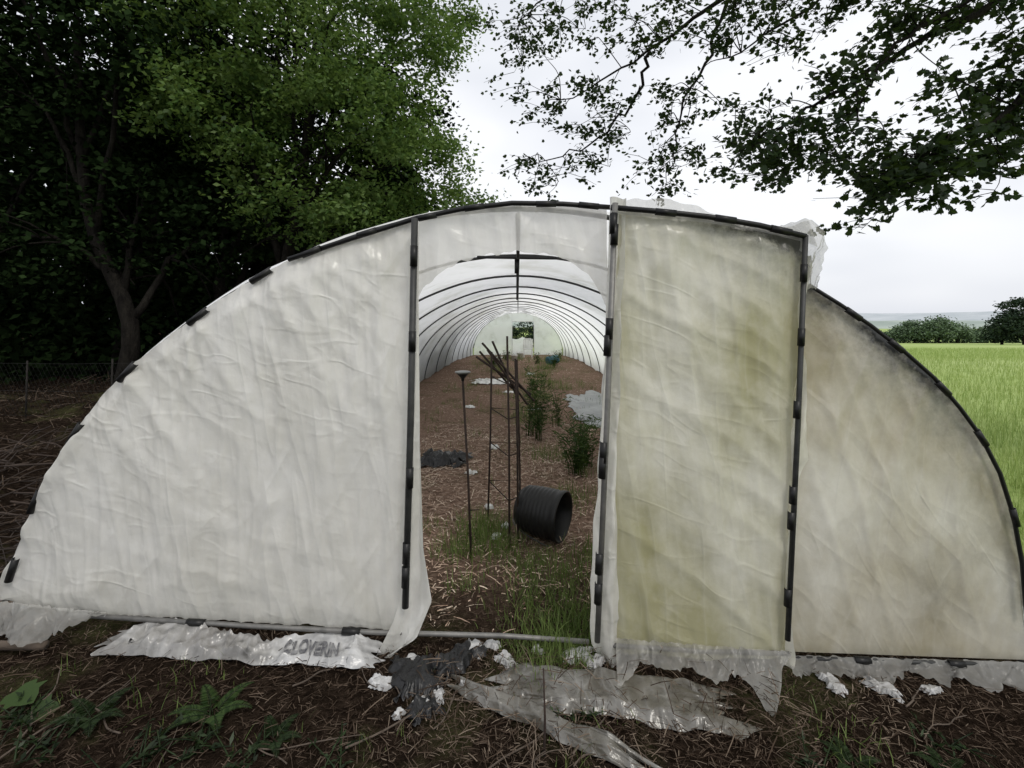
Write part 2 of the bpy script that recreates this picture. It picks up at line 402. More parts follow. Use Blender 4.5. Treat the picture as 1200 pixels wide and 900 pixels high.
mb=MB(); y=SP-.08
mb.box(Matrix.Translation((-.01,y,2.10)),.04,.03,.13); mb.tube([(-.36,y-.03,2.175),(.34,y-.03,2.165)],.014,6)
mb.tube([(-.01,y,2.1),(-.01,y,1.80)],.006,6)
addmesh('ridge_bracket',mb.v,mb.f,M_black,parent=PT)
cp=smoothpts([Vector((x*1.012,0,z*1.012 if z>0 else z)) for x,z in prof],4); nc=len(cp)-1
def cover(u,v):
    i=u*nc; a=int(min(i,nc-1)); p=cp[a].lerp(cp[a+1],i-a); y=.05+v*(LEN-.05)
    sag=math.sin(math.pi*((y+.08)%SP)/SP)
    k=1-.014*sag-.014*folds(p.x+p.z,y,4,.3,1.4)*sag-.006*folds(p.x+p.z,y,7,1.1,3)*sag
    return (p.x*k,y,p.z*k)
def cgr(u,v):
    return .08+.9*max(0,1-abs(u-.06)*9)+.9*max(0,1-abs(u-.94)*9)
sheet('cover',cover,nc,220,M_cover,PT,cgr)
YF=-.04
botL=[(-4,704),(60,716),(150,722),(300,731),(440,738),(478,742)]
topL=[(-2,694),(14,655),(39,590),(64,545),(89,500),(145,434),(190,399),(233,366),(284,333),(340,303),(410,278),(487,255)]
def left(u,v):
    xt=-2+u**1.05*489; xb=-4+u**1.05*482; yt=interp(xt,topL); yb=interp(xb,botL)
    a=xt+(xb-xt)*v; b=yt+(yb-yt)*v; p=F(a,b,YF)
    e=min(1,v*14)*min(1,(1-v)*8)*min(1,(1-u)*18)
    d=.020*folds(p.x,p.z,11,.10,2.8,.16)+.013*folds(p.x,p.z,21,-.14,6.0,.14)+.007*folds(p.x,p.z,24,.05,13,.12)+.03*nz(p.x*1.2,p.z*1.2,2)
    fan=folds(p.x,p.z,31,.6,4.6,.10)*max(0,1-v*1.6)*.028+folds(p.x,p.z,33,-.4,6,.1)*max(0,1-v*2)*.013+folds(p.x,p.z,35,.95,6,.1)*max(0,1-v*1.3)*.012
    swag=folds(p.x,p.z,36,-1.1,3.0,.10)*max(0,v-.6)*.04+folds(p.x,p.z,38,1.2,4.0,.14)*max(0,v-.3)*.014
    ed=folds(a*.02,0,3,0,3)*.3*(1-e)*.03
    return (p.x,-.015-(d+fan+swag)*e-ed-.012,p.z+(1-min(1,v*14))*.010*nz(p.x*14,3)+max(0,v-.95)*20*.012*nz(p.x*9,5))
sheet('front_film',left,240,120,M_left,PT,lambda u,v:.25*max(0,1-v*14)+.3*max(0,(v-.92)*12)+.2*max(0,1-u*6),lambda u,v:.35*max(0,(v-.7)*3)+.2*bump1(u,.5,.3)*bump1(v,.5,.3),label='pale grey white creased film')
def hang(u,v):
    xa=interp(v,[(0,484),(.5,480),(.8,478),(.9,462),(1,436)]); xb=interp(v,[(0,490),(.5,490),(.74,496),(.86,506),(.95,489),(1,448)])
    b=258+v*(778-258)+ (0 if v<.85 else 12*math.sin(u*5)*(v-.85)*6); p=F(xa+(xb-xa)*u,b,-.09)
    return (p.x,-.07-.02*math.sin(u*7+v*9)*min(1,v*2)-.05*max(0,v-.85)*6-.02*folds(u*2,v*3,5,.6,4)*max(0,v-.7)*3,p.z)
sheet('door_edge_film',hang,16,110,M_left,PT,lambda u,v:.12)
def top(u,v):
    x=488+u*224; yt=interp(x,[(488,255),(540,245),(600,239),(660,240),(712,244)])
    yb=interp(x,[(488,352),(500,333),(520,316),(550,303),(575,297),(605,294),(640,297),(665,304),(690,322),(705,345),(712,362)])+5*nz(x*.09,2)
    p=F(x,yt+(yb-yt)*v,YF); return (p.x,-.01-.022*folds(p.x,p.z,8,1.2,3.5,.3)-.015*folds(p.x,p.z,5,.2,7),p.z)
sheet('lintel_film',top,60,16,M_loose,PT,lambda u,v:.06)
def jamb(u,v):
    xl=interp(v,[(0,714),(.12,712),(.5,702),(.8,692),(.93,694),(1,716)])+2.5*nz(v*14,7); xr=interp(v,[(0,734),(.3,726),(.6,720),(.9,728),(1,728)])+3*nz(v*11,2)
    p=F(xl+(xr-xl)*u,232+v*566,-.1)
    return (p.x,-.10-.028*math.sin(u*6+v*5)-.018*nz(u*5,v*20,3)-.014*folds(u*.3,v*2,3,.2,6),p.z)
sheet('jamb_film',jamb,14,130,M_left,PT,lambda u,v:.14+.2*max(0,(v-.8)*4))
BAR=[(716,243),(775,248),(830,254),(890,264),(944,277)]
def door(u,v):
    TL,TR,BL_,BR=(721,244),(944,277),(711,762),(923,768)
    at_=TL[0]*(1-u)+TR[0]*u; bt=interp(at_,BAR)-1; ab=BL_[0]*(1-u)+BR[0]*u; bb=BL_[1]*(1-u)+BR[1]*u
    p=F(at_+(ab-at_)*v,bt+(bb-bt)*v,-.08); e=min(1,u*9)*min(1,(1-u)*9)*min(1,v*20)
    d=.028*folds(p.x,p.z,41,.08,2.2,.18)+.028*folds(p.x,p.z,42,-.7,2.4,.16)*(1-v)+.012*folds(p.x,p.z,44,.9,5)+.020*folds(p.x,p.z,47,.4,3.0,.12)*v+.006*folds(p.x,p.z,48,.05,9,.12)
    return (p.x,-.075-d*e,p.z)
def dgr(u,v):
    g=1.0*max(0,1-v*14)*(.35+.75*u)+.7*max(0,1-v*4.5)*max(0,(u-.3)*1.5)
    g+=.25*max(0,1-(1-u)*14)+.2*max(0,(v-.94)*16)
    return g
def dal(u,v):
    return .12+.7*bump1(u,.72,.35)*bump1(v,.30,.3)+.75*bump1(u,.2,.35)*bump1(v,.75,.3)+.6*max(0,(v-.75)*3)+.4*max(0,1-(1-u)*5)+.35*max(0,1-u*7)+.35*bump1(u,.6,.3)*bump1(v,.62,.2)
sheet('door_film',door,110,140,M_door,PT,dgr,dal,label='cream film panel with faint green stains')
topR=[(948,334),(985,357),(1020,381),(1060,412),(1095,443),(1125,478),(1150,512),(1172,555),(1188,605),(1198,660),(1203,720)]
def right(u,v):
    xt=940+u**.85*262; xb=922+u*283; yt=interp(xt,topR); yb=765+10*u
    a=xt+(xb-xt)*v; b=yt+(yb-yt)*v; p=F(a,b,YF); e=min(1,v*10)*min(1,(1-v)*8)*min(1,u*9)
    d=.024*folds(p.x,p.z,51,-.6,2.0,.2)+.03*nz(p.x*1.1,p.z*1.1,9)+.010*folds(p.x,p.z,54,.3,6,.1)
    return (p.x,-.03-d*e,p.z)
def rgr(u,v):
    L=1-.8*u; t=v*L
    g=.85*math.exp(-t*26)*(1-.55*max(0,u-.5)/.5)*(.55+.6*bump1(u,.35,.4))+.42*math.exp(-t*t*30)*(1-.5*u)
    g+=.26*max(0,1-abs(u-.62)*3)*max(0,1-abs(v-.74)*3.2)+.2*max(0,(u-.88)*6)+.2*max(0,(v-.95)*18)
    return g
sheet('side_film',right,110,130,M_side,PT,rgr,lambda u,v:.12+.6*bump1(u,.6,.4)*bump1(v,.72,.35)+.5*bump1(v,.2,.25)+.45*max(0,(v-.8)*4)+.3*max(0,1-u*6),label='film panel with black mould along the curved edge')
def loose(u,v):
    x=716+u*240; base=interp(x,BAR+[(956,282)]); h=interp(u,[(0,6),(.05,14),(.3,21),(.45,15),(.6,6),(.78,3),(.9,12),(1,28)])
    b=base+8-(h+6+3*nz(x*.05,4))*v; p=F(x,b,-.1); return (p.x,-.115+.06*v+.015*math.sin(u*40)*v,p.z)
sheet('top_loose_film',loose,90,8,M_clear,PT,lambda u,v:.1)
def flap(u,v):
    xl=interp(v,[(0,908),(.12,925),(.3,936),(1,948)]); xr=interp(v,[(0,950),(.15,968),(.4,974),(.7,960),(1,951)])
    b=254+v*84+(16*(1-u)**2 if v<.12 else 14*(1-u)**2*max(0,1-v*2))+(4*u if v<.2 else 0)+3*nz(u*6,v*6); p=F(xl+(xr-xl)*u+2*nz(v*9,4),b,-.1); return (p.x,-.095+.03*math.sin(u*6+v*6)-.02*folds(u*2,v*2,4,.8,3),p.z)
sheet('corner_flap',flap,24,34,M_clear,PT,lambda u,v:.18)
def strip3(u,v):
    xl=interp(v,[(0,940),(.5,926),(1,916)])+2*nz(v*9,1); xr=xl+interp(v,[(0,8),(.1,5),(.4,14),(.5,24),(.55,10),(.8,6),(1,12)])+3*nz(v*17,5)
    p=F(xl+(xr-xl)*u,300+v*480,-.095); return (p.x,-.098+.02*math.sin(u*4+v*20),p.z)
sheet('post_film',strip3,6,110,M_door,PT,lambda u,v:.05)
def onground(x,y,z): return (x,y,max(z,gh(x,y)+.012+.012*abs(nz(x*12,y*12,3))))
def mkskirt(x0,w_,t0,dt,H,yo,nu,mat,gr,seed):
    def f(u,v):
        x=x0+u*w_; t=t0+u*dt; h=interp(u,H)+5*nz(x*.18,seed); yy=yo-.0030*h*v
        p=F(x,t+h*v,yy); return onground(p.x,yy-.035*math.sin(u*w_*.11+v)*v-.02*nz(u*30,v*3,seed),p.z)
    sheet('skirt_film',f,nu,16,mat,PT,gr)
mkskirt(722,206,748,16,[(0,50),(.15,34),(.3,26),(.5,38),(.66,34),(.78,46),(.86,74),(.91,66),(.96,24),(1,12)],-.145,110,M_clear,lambda u,v:.2+.9*(1-v)*max(0,nz(u*9,1)+.3),1)
mkskirt(925,290,768,8,[(0,16),(.12,30),(.2,14),(.36,40),(.42,18),(.7,26),(1,40)],-.07,110,M_clear,lambda u,v:.3+1.2*max(0,nz(u*7,3)),5)
mkskirt(-40,165,700,18,[(0,60),(.3,40),(.5,48),(.7,22),(1,4)],-.08,60,M_clear,lambda u,v:.5*v,9)
mb=MB().tube([F(486,256,-.11),F(481,500,-.12),F(475,712,-.12)],.0165,10); addmesh('door_post',mb.v,mb.f,M_frame,parent=PT)
mb=MB().tube([F(721,238,-.16),F(711,500,-.165),F(700,752,-.165)],.014,10); addmesh('door_post',mb.v,mb.f,M_rail,parent=PT)
mb=MB().tube([F(944,276,-.125),F(935,500,-.13),F(923,750,-.13)],.013,10); addmesh('door_post',mb.v,mb.f,M_frame,parent=PT)
mb=MB().tube([F(*p,-.055) for p in ((338,304),(410,280),(487,256),(540,245),(600,238),(660,239),(716,243))],.013,8); addmesh('front_arch_bar',mb.v,mb.f,M_black,parent=PT)
mb=MB().tube([F(*p,-.125) for p in BAR],.014,8); addmesh('door_top_bar',mb.v,mb.f,M_black,parent=PT)
mb=MB().tube([F(*p,-.06) for p in topR],.010,8); addmesh('front_arch_bar',mb.v,mb.f,M_black,parent=PT)
mb=MB().tube([F(80,720,-.07),F(300,734,-.07),F(440,741,-.07),F(590,745,-.05),F(690,752,-.05)],.012,8); addmesh('base_rail',mb.v,mb.f,M_rail,parent=PT)
mb=MB().tube([F(925,771,-.07),F(1080,776,-.07),F(1215,780,-.07)],.012,8); addmesh('base_rail',mb.v,mb.f,M_frame,parent=PT)
mb=MB().tube([F(712,756,-.125),F(820,763,-.125),F(925,766,-.125)],.011,8); addmesh('base_rail',mb.v,mb.f,M_rail,parent=PT)
def clip(a,b,ang,L=.1,y=-.06,r=.0185):
    p=F(a,b,y); d=Vector((math.cos(ang),0,-math.sin(ang)))*L/2
    mb=MB(); n=9
    X=d.normalized(); Yv=Vector((0,-1,0)); Z=X.cross(Yv)
    for s in (-1,1):
        for rr in (r,r*.8):
            for k in range(n):
                th=math.radians(-125+250*k/(n-1)); mb.v.append(p+d*s+(Yv*math.cos(th)+Z*math.sin(th))*rr)
    for k in range(n-1):
        mb.f+=[(k,k+1,2*n+k+1,2*n+k),(n+k,3*n+k,3*n+k+1,n+k+1),(k,n+k,n+k+1,k+1),(2*n+k,2*n+k+1,3*n+k+1,3*n+k)]
    mb.f+=[(0,2*n,3*n,n),(n-1,2*n-1,4*n-1,3*n-1)]
    addmesh('clip',mb.v,mb.f,M_black,parent=PT)
for a,b,an in ((14,668,-1.25),(41,588,-1.15),(88,508,-1.0),(149,436,-.82),(232,371,-.66),(306,323,-.55)):
    clip(a,b,an,.12,-.055,.016)
for a,b,an in ((365,295,-.38),(430,273,-.30),(500,254,-.2),(556,243,-.15),(640,239,0),(690,241,.1)):
    clip(a,b,an,.10,-.058,.016)
for a,b,an in ((780,249,.1),(850,257,.15),(915,270,.22)): clip(a,b,an,.10,-.127,.0175)
for a,b,an in ((1000,368,.6),(1050,405,.68),(1105,455,.8),(1150,513,.98),(1189,606,1.3)): clip(a,b,an,.09,-.06,.015)
for a,b in ((485,300),(483,400),(480,560),(476,648),(475,676)): clip(a,b,math.radians(91.5),.1,-.122)
for a,b in ((720,275),(719,262),(714,385),(712,405),(707,530),(706,548),(702,660),(701,695)): clip(a,b,math.radians(92.5),.1,-.168)
for a,b in ((942,320),(939,395),(934,480),(929,580),(927,610),(923,700)): clip(a,b,math.radians(92.5),.085,-.132,.0165)
for a,b in ((230,730),(412,740)): clip(a,b,.05,.09,-.072)
for a,b in ((1010,774),(1120,778)): clip(a,b,.05,.08,-.075)
pp=[(p.x,p.z) for p in cp]
def ztop(x):
    L=sorted(pp); return interp(x,L)
XA,XB=-.35,.95
cols=list(np.linspace(-2.6,XA-.02,12))+list(np.linspace(XA,XB,6))+list(np.linspace(XB+.02,2.6,12))
def endf(u,v):
    x=cols[int(round(u*(len(cols)-1)))]; zt=ztop(x); zb=-.5 if not(XA-.01<x<XB+.01) else 1.66
    return (x,LEN-.03+.02*nz(x*3,v*5),zb+(zt-zb)*v)
sheet('end_film',endf,len(cols)-1,12,M_end,PT,lambda u,v:.0)
mb=MB()
for x in (XA,XB): mb.tube([(x,LEN-.06,-.4),(x,LEN-.06,ztop(x))],.015,6)
mb.tube([(XA,LEN-.06,1.66),(XB,LEN-.06,1.66)],.015,6)
addmesh('end_door_frame',mb.v,mb.f,M_white,parent=PT)
def endflap(u,v):
    return (XA+.02+(1.2+.05*nz(v*4,1))*u,LEN-.1-.08*math.sin(u*8),-.3+.95*v+.25*nz(u*3,2)*v)
sheet('end_door_film',endflap,12,12,M_cover,PT,lambda u,v:.0)

# ------------------------------------------------------------------ tunnel contents
def crumple(name,c,sx,sy,h,mat,seed,rot=0,lift=.016,**k):
    cr,sr=math.cos(rot),math.sin(rot)
    def f(u,v):
        x=(u-.5)*sx; y=(v-.5)*sy
        e=min(1,6*min(u,1-u,v,1-v))
        ex=(.30*sx*nz(v*3.5,seed,1)+.10*sx*nz(v*11,seed,5))*abs(u-.5)*2; ey=(.38*sy*nz(u*3.5,seed,2)+.14*sy*nz(u*11,seed,6))*abs(v-.5)*2
        x+=ex;y+=ey; X=c[0]+x*cr-y*sr; Y=c[1]+x*sr+y*cr
        s=min(12,5/max(sx,.3))
        return (X,Y,gh(X,Y)+lift*(.3+.7*e)+h*(.3+.7*e)*(.15+abs(nz(x*s,y*s,seed))*1.3+.4*folds(x,y,seed,.7,s)+.25*folds(x,y,seed+3,-.6,s*2.2)))
    return sheet(name,f,40,24,mat,None,lambda u,v:.3*abs(nz(u*4,v*4,seed)),**k)
crumple('black_sheet',(-.86,3.05),.55,.5,.09,M_blackfilm,3,label='crumpled black plastic sheet lying on the tunnel floor',category='plastic sheet')
crumple('ground_sheet',(1.75,6.6),1.5,3.0,.03,M_grey,8,lift=.03,label='grey ground cover sheet along the tunnel wall',category='plastic sheet')
for (x,y,s_,sd_) in ((-.17,1.18,.08,1),(-.1,1.35,.07,5),(-.25,1.7,.08,2),(.12,2.0,.09,4),(.05,1.5,.07,7),(-.5,2.6,.10,9),(-.3,3.6,.12,11),(.3,6.2,.2,12),(-.2,8.5,.25,13),(.4,12.5,.3,14),(-.9,6.5,.18,15)):
    crumple('plastic_scrap',(x,y),s_,s_*.8,.025,M_white,sd_,rot=sd_,label='small white plastic scrap on the tunnel floor',category='scrap',group='white scraps on the tunnel floor')
crumple('white_sheet',(-.72,10.2),.9,.6,.08,M_white,12,label='flattened white plastic sheet on the earth floor',category='plastic sheet')

LS=empty('garden_stake',(-.33,.9,0),label='thin rusty garden stake with grey cup head stuck in earth',category='garden stake')
bx,by=-.33,.9; tx,ty,tz=-.388,.9,1.19
mb=MB().tube([(bx,by,-.05),(bx-.02,by+.004,.5),(tx,ty,tz)],.0085,8)
mb.tube([(bx-.012,by,.28),(bx+.06,by,.285)],.004,6)
addmesh('pole',mb.v,mb.f,M_rust,parent=LS)
mb=MB().lathe([(0,-.0),(.010,0),(.013,.02),(.040,.05),(.044,.058),(.038,.056),(.012,.03),(0,.03)],Matrix.Translation((tx,ty,tz)),24)
addmesh('cup',mb.v,mb.f,M_black,parent=LS)
mb=MB().lathe([(.0,.052),(.046,.052),(.056,.060),(.054,.066),(.03,.071),(0,.072)],Matrix.Translation((tx,ty,tz)),24)
addmesh('cap',mb.v,mb.f,M_lamp,parent=LS)
OB=empty('plant_support',(-.1,1.3,0),label='rusty thin metal obelisk plant support standing in weeds',category='plant support')
legs=[((-.062,1.03),1.50,(-.08,1.06)),((-.25,1.5),1.36,(-.215,1.45)),((.02,1.5),1.30,(-.01,1.4)),((-.0,1.12),1.33,(-.02,1.12))]
for (x,y),h,(x2,y2) in legs:
    mb=MB().tube([(x,y,-.05),((x+x2)/2+.006,(y+y2)/2,h*.5),(x2,y2,h)],.008,7); addmesh('leg',mb.v,mb.f,M_rust,parent=OB)
for z in (.3,.62,.9,1.15):
    P=[]
    for (x,y),h,(x2,y2) in legs:
        t=z/h; P.append(Vector((x+(x2-x)*t,y+(y2-y)*t,z+random.uniform(-.01,.01))))
    mb=MB().tube([P[0],P[1],P[2],P[3],P[0]],.0045,6); addmesh('rung',mb.v,mb.f,M_rust,parent=OB)
TR=empty('collapsed_trellis',(-.2,1.7,1.1),label='dark brown collapsed wooden trellis slats leaning across support',category='trellis')
for i,(a0,b0,a1,b1) in enumerate(((565,402,626,470),(571,410,618,474),(558,418,622,462),(577,400,608,470),(562,412,600,455))):
    D=4.0+.015*i
    mb=MB().tube([pt(a0,b0,D),pt(a1,b1,D+.15)],.010,5); addmesh('slat',mb.v,mb.f,M_rust,parent=TR)
BK=empty('plant_pot',(.17,1.2,0),label='large ribbed black plastic pot lying on its side',category='plant pot')
ax=Vector((.88,-.46,-.05)).normalized(); q=ax.to_track_quat('Z','Y').to_matrix().to_4x4()
Mb=Matrix.Translation((.02,1.28,.165))@q@Matrix.Diagonal((1.0,1.0,1.0,1))
pr=[(0,0),(.11,0),(.140,.010),(.156,.035)]
for i in range(8):
    z=.045+i*.032; r=.160+.016*math.sin(min(1,z/.2)*1.57)+z*.01
    pr+=[(r,z),(r+.0045,z+.009),(r+.0045,z+.016),(r,z+.025)]
pr+=[(.178,.32),(.186,.325),(.188,.36),(.180,.365),(.172,.355),(.158,.20),(.145,.03),(0,.02)]
mb=MB().lathe(pr,Mb,56); addmesh('body',mb.v,mb.f,M_black,parent=BK)
mb=MB(); P=[Mb@Vector((.18*math.cos(t),.18*math.sin(t)*.3-.16,.33-.38*math.sin(t))) for t in np.linspace(0,math.pi,16)]
mb.tube(P,.005,6); addmesh('handle',mb.v,mb.f,M_frame,parent=BK)
CH=empty('garden_chair',(.5,21.5,-.15),label='white plastic garden chair near the far doorway',category='chair')
cx,cy=.5,21.5; gz=gh(cx,cy)
mb=MB().box(Matrix.Translation((cx,cy,gz+.42)),.46,.44,.035); addmesh('seat',mb.v,mb.f,M_white,parent=CH,smooth=False)
mb=MB()
mb.box(Matrix.Translation((cx-.2,cy+.22,gz+.66)),.05,.03,.46).box(Matrix.Translation((cx+.2,cy+.22,gz+.66)),.05,.03,.46).box(Matrix.Translation((cx,cy+.22,gz+.9)),.35,.03,.08)
for i in range(4): mb.box(Matrix.Translation((cx-.12+.08*i,cy+.22,gz+.65)),.055,.02,.42)
addmesh('backrest',mb.v,mb.f,M_white,parent=CH,smooth=False)
for dx in(-.2,.2):
    for dy in(-.19,.19):
        mb=MB().box(Matrix.Translation((cx+dx,cy+dy,gz+.2)),.045,.045,.41); addmesh('leg',mb.v,mb.f,M_white,parent=CH,smooth=False)
    mb=MB().box(Matrix.Translation((cx+dx*1.15,cy,gz+.62)),.05,.44,.03).box(Matrix.Translation((cx+dx*1.15,cy-.19,gz+.52)),.04,.04,.18); addmesh('armrest',mb.v,mb.f,M_white,parent=CH,smooth=False)
q2=Vector((.85,.45,.12)).normalized().to_track_quat('Z','Y').to_matrix().to_4x4()
BD=empty('blue_drum',(1.4,15.6,0),label='blue plastic drum lying on the tunnel floor',category='drum')
MD=Matrix.Translation((1.1,15.5,gh(1.2,15.6)+.15))@q2@Matrix.Scale(.58,4)
mb=MB().lathe([(0,0),(.24,0),(.27,.03),(.28,.2),(.295,.22),(.295,.25),(.28,.27),(.28,.5),(.295,.52),(.28,.55),(.27,.78),(.24,.8),(0,.8)],MD,28)
addmesh('body',mb.v,mb.f,M_blue,parent=BD)
mb=MB().lathe([(0,0),(.05,0),(.05,.03),(0,.03)],MD@Matrix.Translation((.12,0,.8)),16)
addmesh('bung_cap',mb.v,mb.f,M_black,parent=BD)
for x,y,r,h in ((-.75,15.5,.16,.3),(-.15,17.6,.13,.26),(.1,19.5,.15,.3)):
    b=MB().lathe([(0,0),(r*.85,0),(r,h),(r*1.08,h),(r*1.08,h-.03),(r*1.0,h-.03),(r*.95,h),(r*.8,.02),(0,.02)],Matrix.Translation((x,y,gh(x,y))),24)
    addmesh('white_bucket',b.v,b.f,M_white,label='white plastic bucket on the tunnel floor',category='bucket',group='white buckets at the far end')

# ------------------------------------------------------------------ plants
GP=[];GS=[]
def grass_tuft(x,y,n,r,h,w=.005):
    p=rng.normal(0,r*.5,(n,2)); GP.extend((x+a,y+b,gh(x+a,y+b)-.01) for a,b in p)
    hh=h*rng.uniform(.3,1.1,n)*np.exp(-(p**2).sum(1)/(r*r)*.5)
    GS.extend(zip(w*rng.uniform(.5,1.3,n),hh,hh))
for a in ((-.28,1.25,700,.34,.22),(-.15,1.0,400,.25,.17),(.12,.30,500,.3,.14),(.35,.15,400,.22,.16),(.05,.75,400,.3,.13),(.16,.0,420,.22,.17),(.25,-.12,300,.18,.14),(.05,-.08,200,.15,.12),(-.45,.95,200,.2,.15),(.5,.9,220,.25,.18),(.3,.6,360,.3,.15),(.5,1.9,240,.3,.18),(.35,3.3,260,.35,.2),
          (-.75,1.3,60,.15,.18),(-.35,.5,80,.15,.14),(.2,5.5,360,.45,.3),(-.6,13,450,.6,.4),(.9,14,450,.6,.4),(1.4,17,500,.9,.5),(-.2,19,500,.8,.4),(-1.2,16,400,.7,.4),(.6,10,360,.6,.3),(.4,7.5,360,.5,.3),(.5,12,400,.6,.35),(1.0,9,260,.5,.3),(-1.5,-.4,50,.2,.1),(1.35,-.5,60,.2,.12),(.1,-.25,90,.12,.14),(.3,-.5,40,.2,.1)):
    grass_tuft(*a)
for i in range(220): grass_tuft(random.uniform(-1.6,1.8),random.uniform(1.5,21),random.randint(8,38),.16,random.uniform(.08,.24))
for i in range(30): grass_tuft(random.uniform(-2.6,2.6),random.uniform(-.8,-.1),random.randint(5,16),.08,random.uniform(.05,.12),.003)
scatter('rough_grass',BL,BLF,np.array(GP),rotz(len(GP),.5),np.array(GS),M_grass,kind='stuff',label='sparse rough green grass growing through litter')
def weed(x,y,h,nst,leaf,lw,mat,label,spread=.25,dens=34,name='weed'):
    e=empty(name,(x,y,gh(x,y)),label=label,category='weed')
    mb=MB(); pos=[];dr=[]
    for i in range(nst):
        a=random.uniform(0,6.28); L=h*random.uniform(.6,1.05); sp=spread*random.uniform(.2,1)
        b=Vector((x+random.gauss(0,.04),y+random.gauss(0,.04),gh(x,y)-.02)); d=Vector((math.cos(a),math.sin(a),0))
        P=[b+d*sp*t*t+Vector((0,0,L*t)) for t in np.linspace(0,1,6)]
        mb.tube(P,[.005*(1-.7*t) for t in np.linspace(0,1,6)],5)
        for k in range(int(dens*L)):
            t=random.uniform(.15,1)
            p=b+d*sp*t*t+Vector((0,0,L*t)); pos.append(p)
            aa=random.uniform(0,6.28); dr.append((math.cos(aa),math.sin(aa),random.uniform(-.3,.9)))
    addmesh('stem',mb.v,mb.f,mat,parent=e)
    n=len(pos); nn=rng.normal(0,.4,(n,3)); nn[:,2]+=1
    s=np.stack([lw*rng.uniform(.6,1.2,n),leaf*rng.uniform(.5,1.2,n),np.full(n,leaf)],1)
    scatter('foliage',DIAM,DIAMF,np.array(pos),frame(np.array(dr),nn),s,mat,parent=e)
weed(.27,4.0,.95,14,.13,.022,M_weed,'tall wispy green weed growing inside the tunnel',dens=50)
weed(.16,4.3,.85,10,.12,.022,M_weed,'tall wispy green weed growing inside the tunnel',dens=45)
weed(.62,2.6,.62,18,.09,.024,M_weed,'bushy dark green weed growing on tunnel floor',dens=75,spread=.36)
weed(.75,2.9,.55,14,.09,.024,M_weed,'bushy dark green weed growing on tunnel floor',dens=75,spread=.36)
weed(.62,4.9,.7,8,.1,.03,M_weed,'tall leafy weed beside the tunnel path')
for x,y in ((-.9,14.5),(.75,16),(1.3,14.5),(-.5,17.5),(1.8,18.5),(.4,8.2)):
    weed(x,y,.5,10,.12,.06,M_weed,'low leafy weed growing through tunnel floor litter')
for x,y,h,l in ((-1.98,-.58,.10,.04),(-1.2,-.64,.09,.04),(-.7,-.66,.07,.03),(1.15,-.62,.07,.03),(.25,-.45,.08,.03),(1.75,-.5,.08,.035),(-1.75,-.68,.10,.04),(-1.4,-.72,.1,.04),(-1.0,-.7,.08,.035)):
    weed(x,y,h,11,l,l*.5,M_weedd,'low dark leafy weed growing beside tunnel entrance',spread=.18,dens=90)
def fern(x,y,L,nf,label='small green fern with feathered fronds beside film skirt'):
    e=empty('fern',(x,y,gh(x,y)),label=label,category='fern'); mb=MB(); pos=[];dr=[];sc=[]
    for i in range(nf):
        a=i*6.28/nf+random.uniform(-.4,.4); d=Vector((math.cos(a),math.sin(a),0)); b=Vector((x,y,gh(x,y)))
        P=[b+d*L*t*.8+Vector((0,0,L*(.75*t-.55*t*t))) for t in np.linspace(0,1,7)]
        mb.tube(P,.002,4); side=Vector((-d.y,d.x,0))
        for t in np.linspace(.12,1,30):
            p=b+d*L*t*.8+Vector((0,0,L*(.75*t-.55*t*t)))
            for s_ in(-1,1):
                pos.append(p); dr.append(side*s_+d*.5); sc.append(L*.24*(1.08-t)+.005)
    addmesh('stem',mb.v,mb.f,M_weedd,parent=e)
    n=len(pos); nn=np.tile([0,0,1.],(n,1))+rng.normal(0,.15,(n,3))
    sc=np.array(sc); scatter('frond',DIAM,DIAMF,np.array(pos),frame(np.array(dr),nn),np.stack([sc*.32,sc,sc],1),M_weedd if nf<6 else M_weed,parent=e)
fern(-1.25,-.5,.20,6); fern(-1.7,-.55,.18,5); fern(1.3,-.6,.14,5); fern(1.65,-.62,.12,5); fern(-.95,-.6,.14,5)
e=empty('lobed_weed',(-2.0,-.5,0),label='broad lobed green leaf on stalk above dark ground',category='weed')
pos=np.array([(-2.06,-.50,.09),(-1.95,-.55,.04)])
d=np.array([(.8,-.3,-.1),(.6,.4,-.1)]); nn=np.tile([0,-.3,1.],(2,1))+rng.normal(0,.1,(2,3))
scatter('leaf',LOB,LOBF,pos,frame(d,nn),np.array([.12,.09]),M_weed,parent=e)
mb=MB()
for p in pos: mb.tube([(-2.0,-.52,-.02),((p[0]-2)/2,(p[1]-.52)/2,p[2]*.7),tuple(p)],.003,5)
addmesh('stem',mb.v,mb.f,M_weed,parent=e)

BLADE=[(-.5,0,0),(.5,0,0),(.5,.5,.06),(-.5,.5,.06),(.35,1,0),(-.35,1,0)]; BLADEF=[(0,1,2,3),(3,2,4,5)]
def litter(name,X,Y,wlo,whi,lm,lmax,mat,label,hz=.012,flat=.16):
    n=len(X)
    pos=np.array([(x,y,gh(x,y)+abs(random.gauss(0,hz))+.004) for x,y in zip(X,Y)])
    d=rng.normal(size=(n,3)); d[:,2]*=flat; nn=np.tile([0,0,1.],(n,1))+rng.normal(0,.4,(n,3))
    L=np.minimum(.015+rng.exponential(lm,n),lmax)
    scatter(name,BLADE,BLADEF,pos,frame(d,nn),np.stack([rng.uniform(wlo,whi,n)*(1+0*L),L,L],1),mat,kind='stuff',label=label)
n=36000
X=rng.uniform(-4.2,3.2,n);Y=rng.uniform(-1.0,.5,n)
litter('ground_litter',X,Y,.0012,.0040,.024,.20,M_straw,'shade-darkened dead brown stalks and straw over the ground')
n=38000
Y=np.concatenate([rng.uniform(.1,5,n//2),rng.uniform(2,24,n//2)]); X=np.concatenate([rng.uniform(-1.3,1.5,n//2),rng.uniform(-2.4,2.4,n//2)])
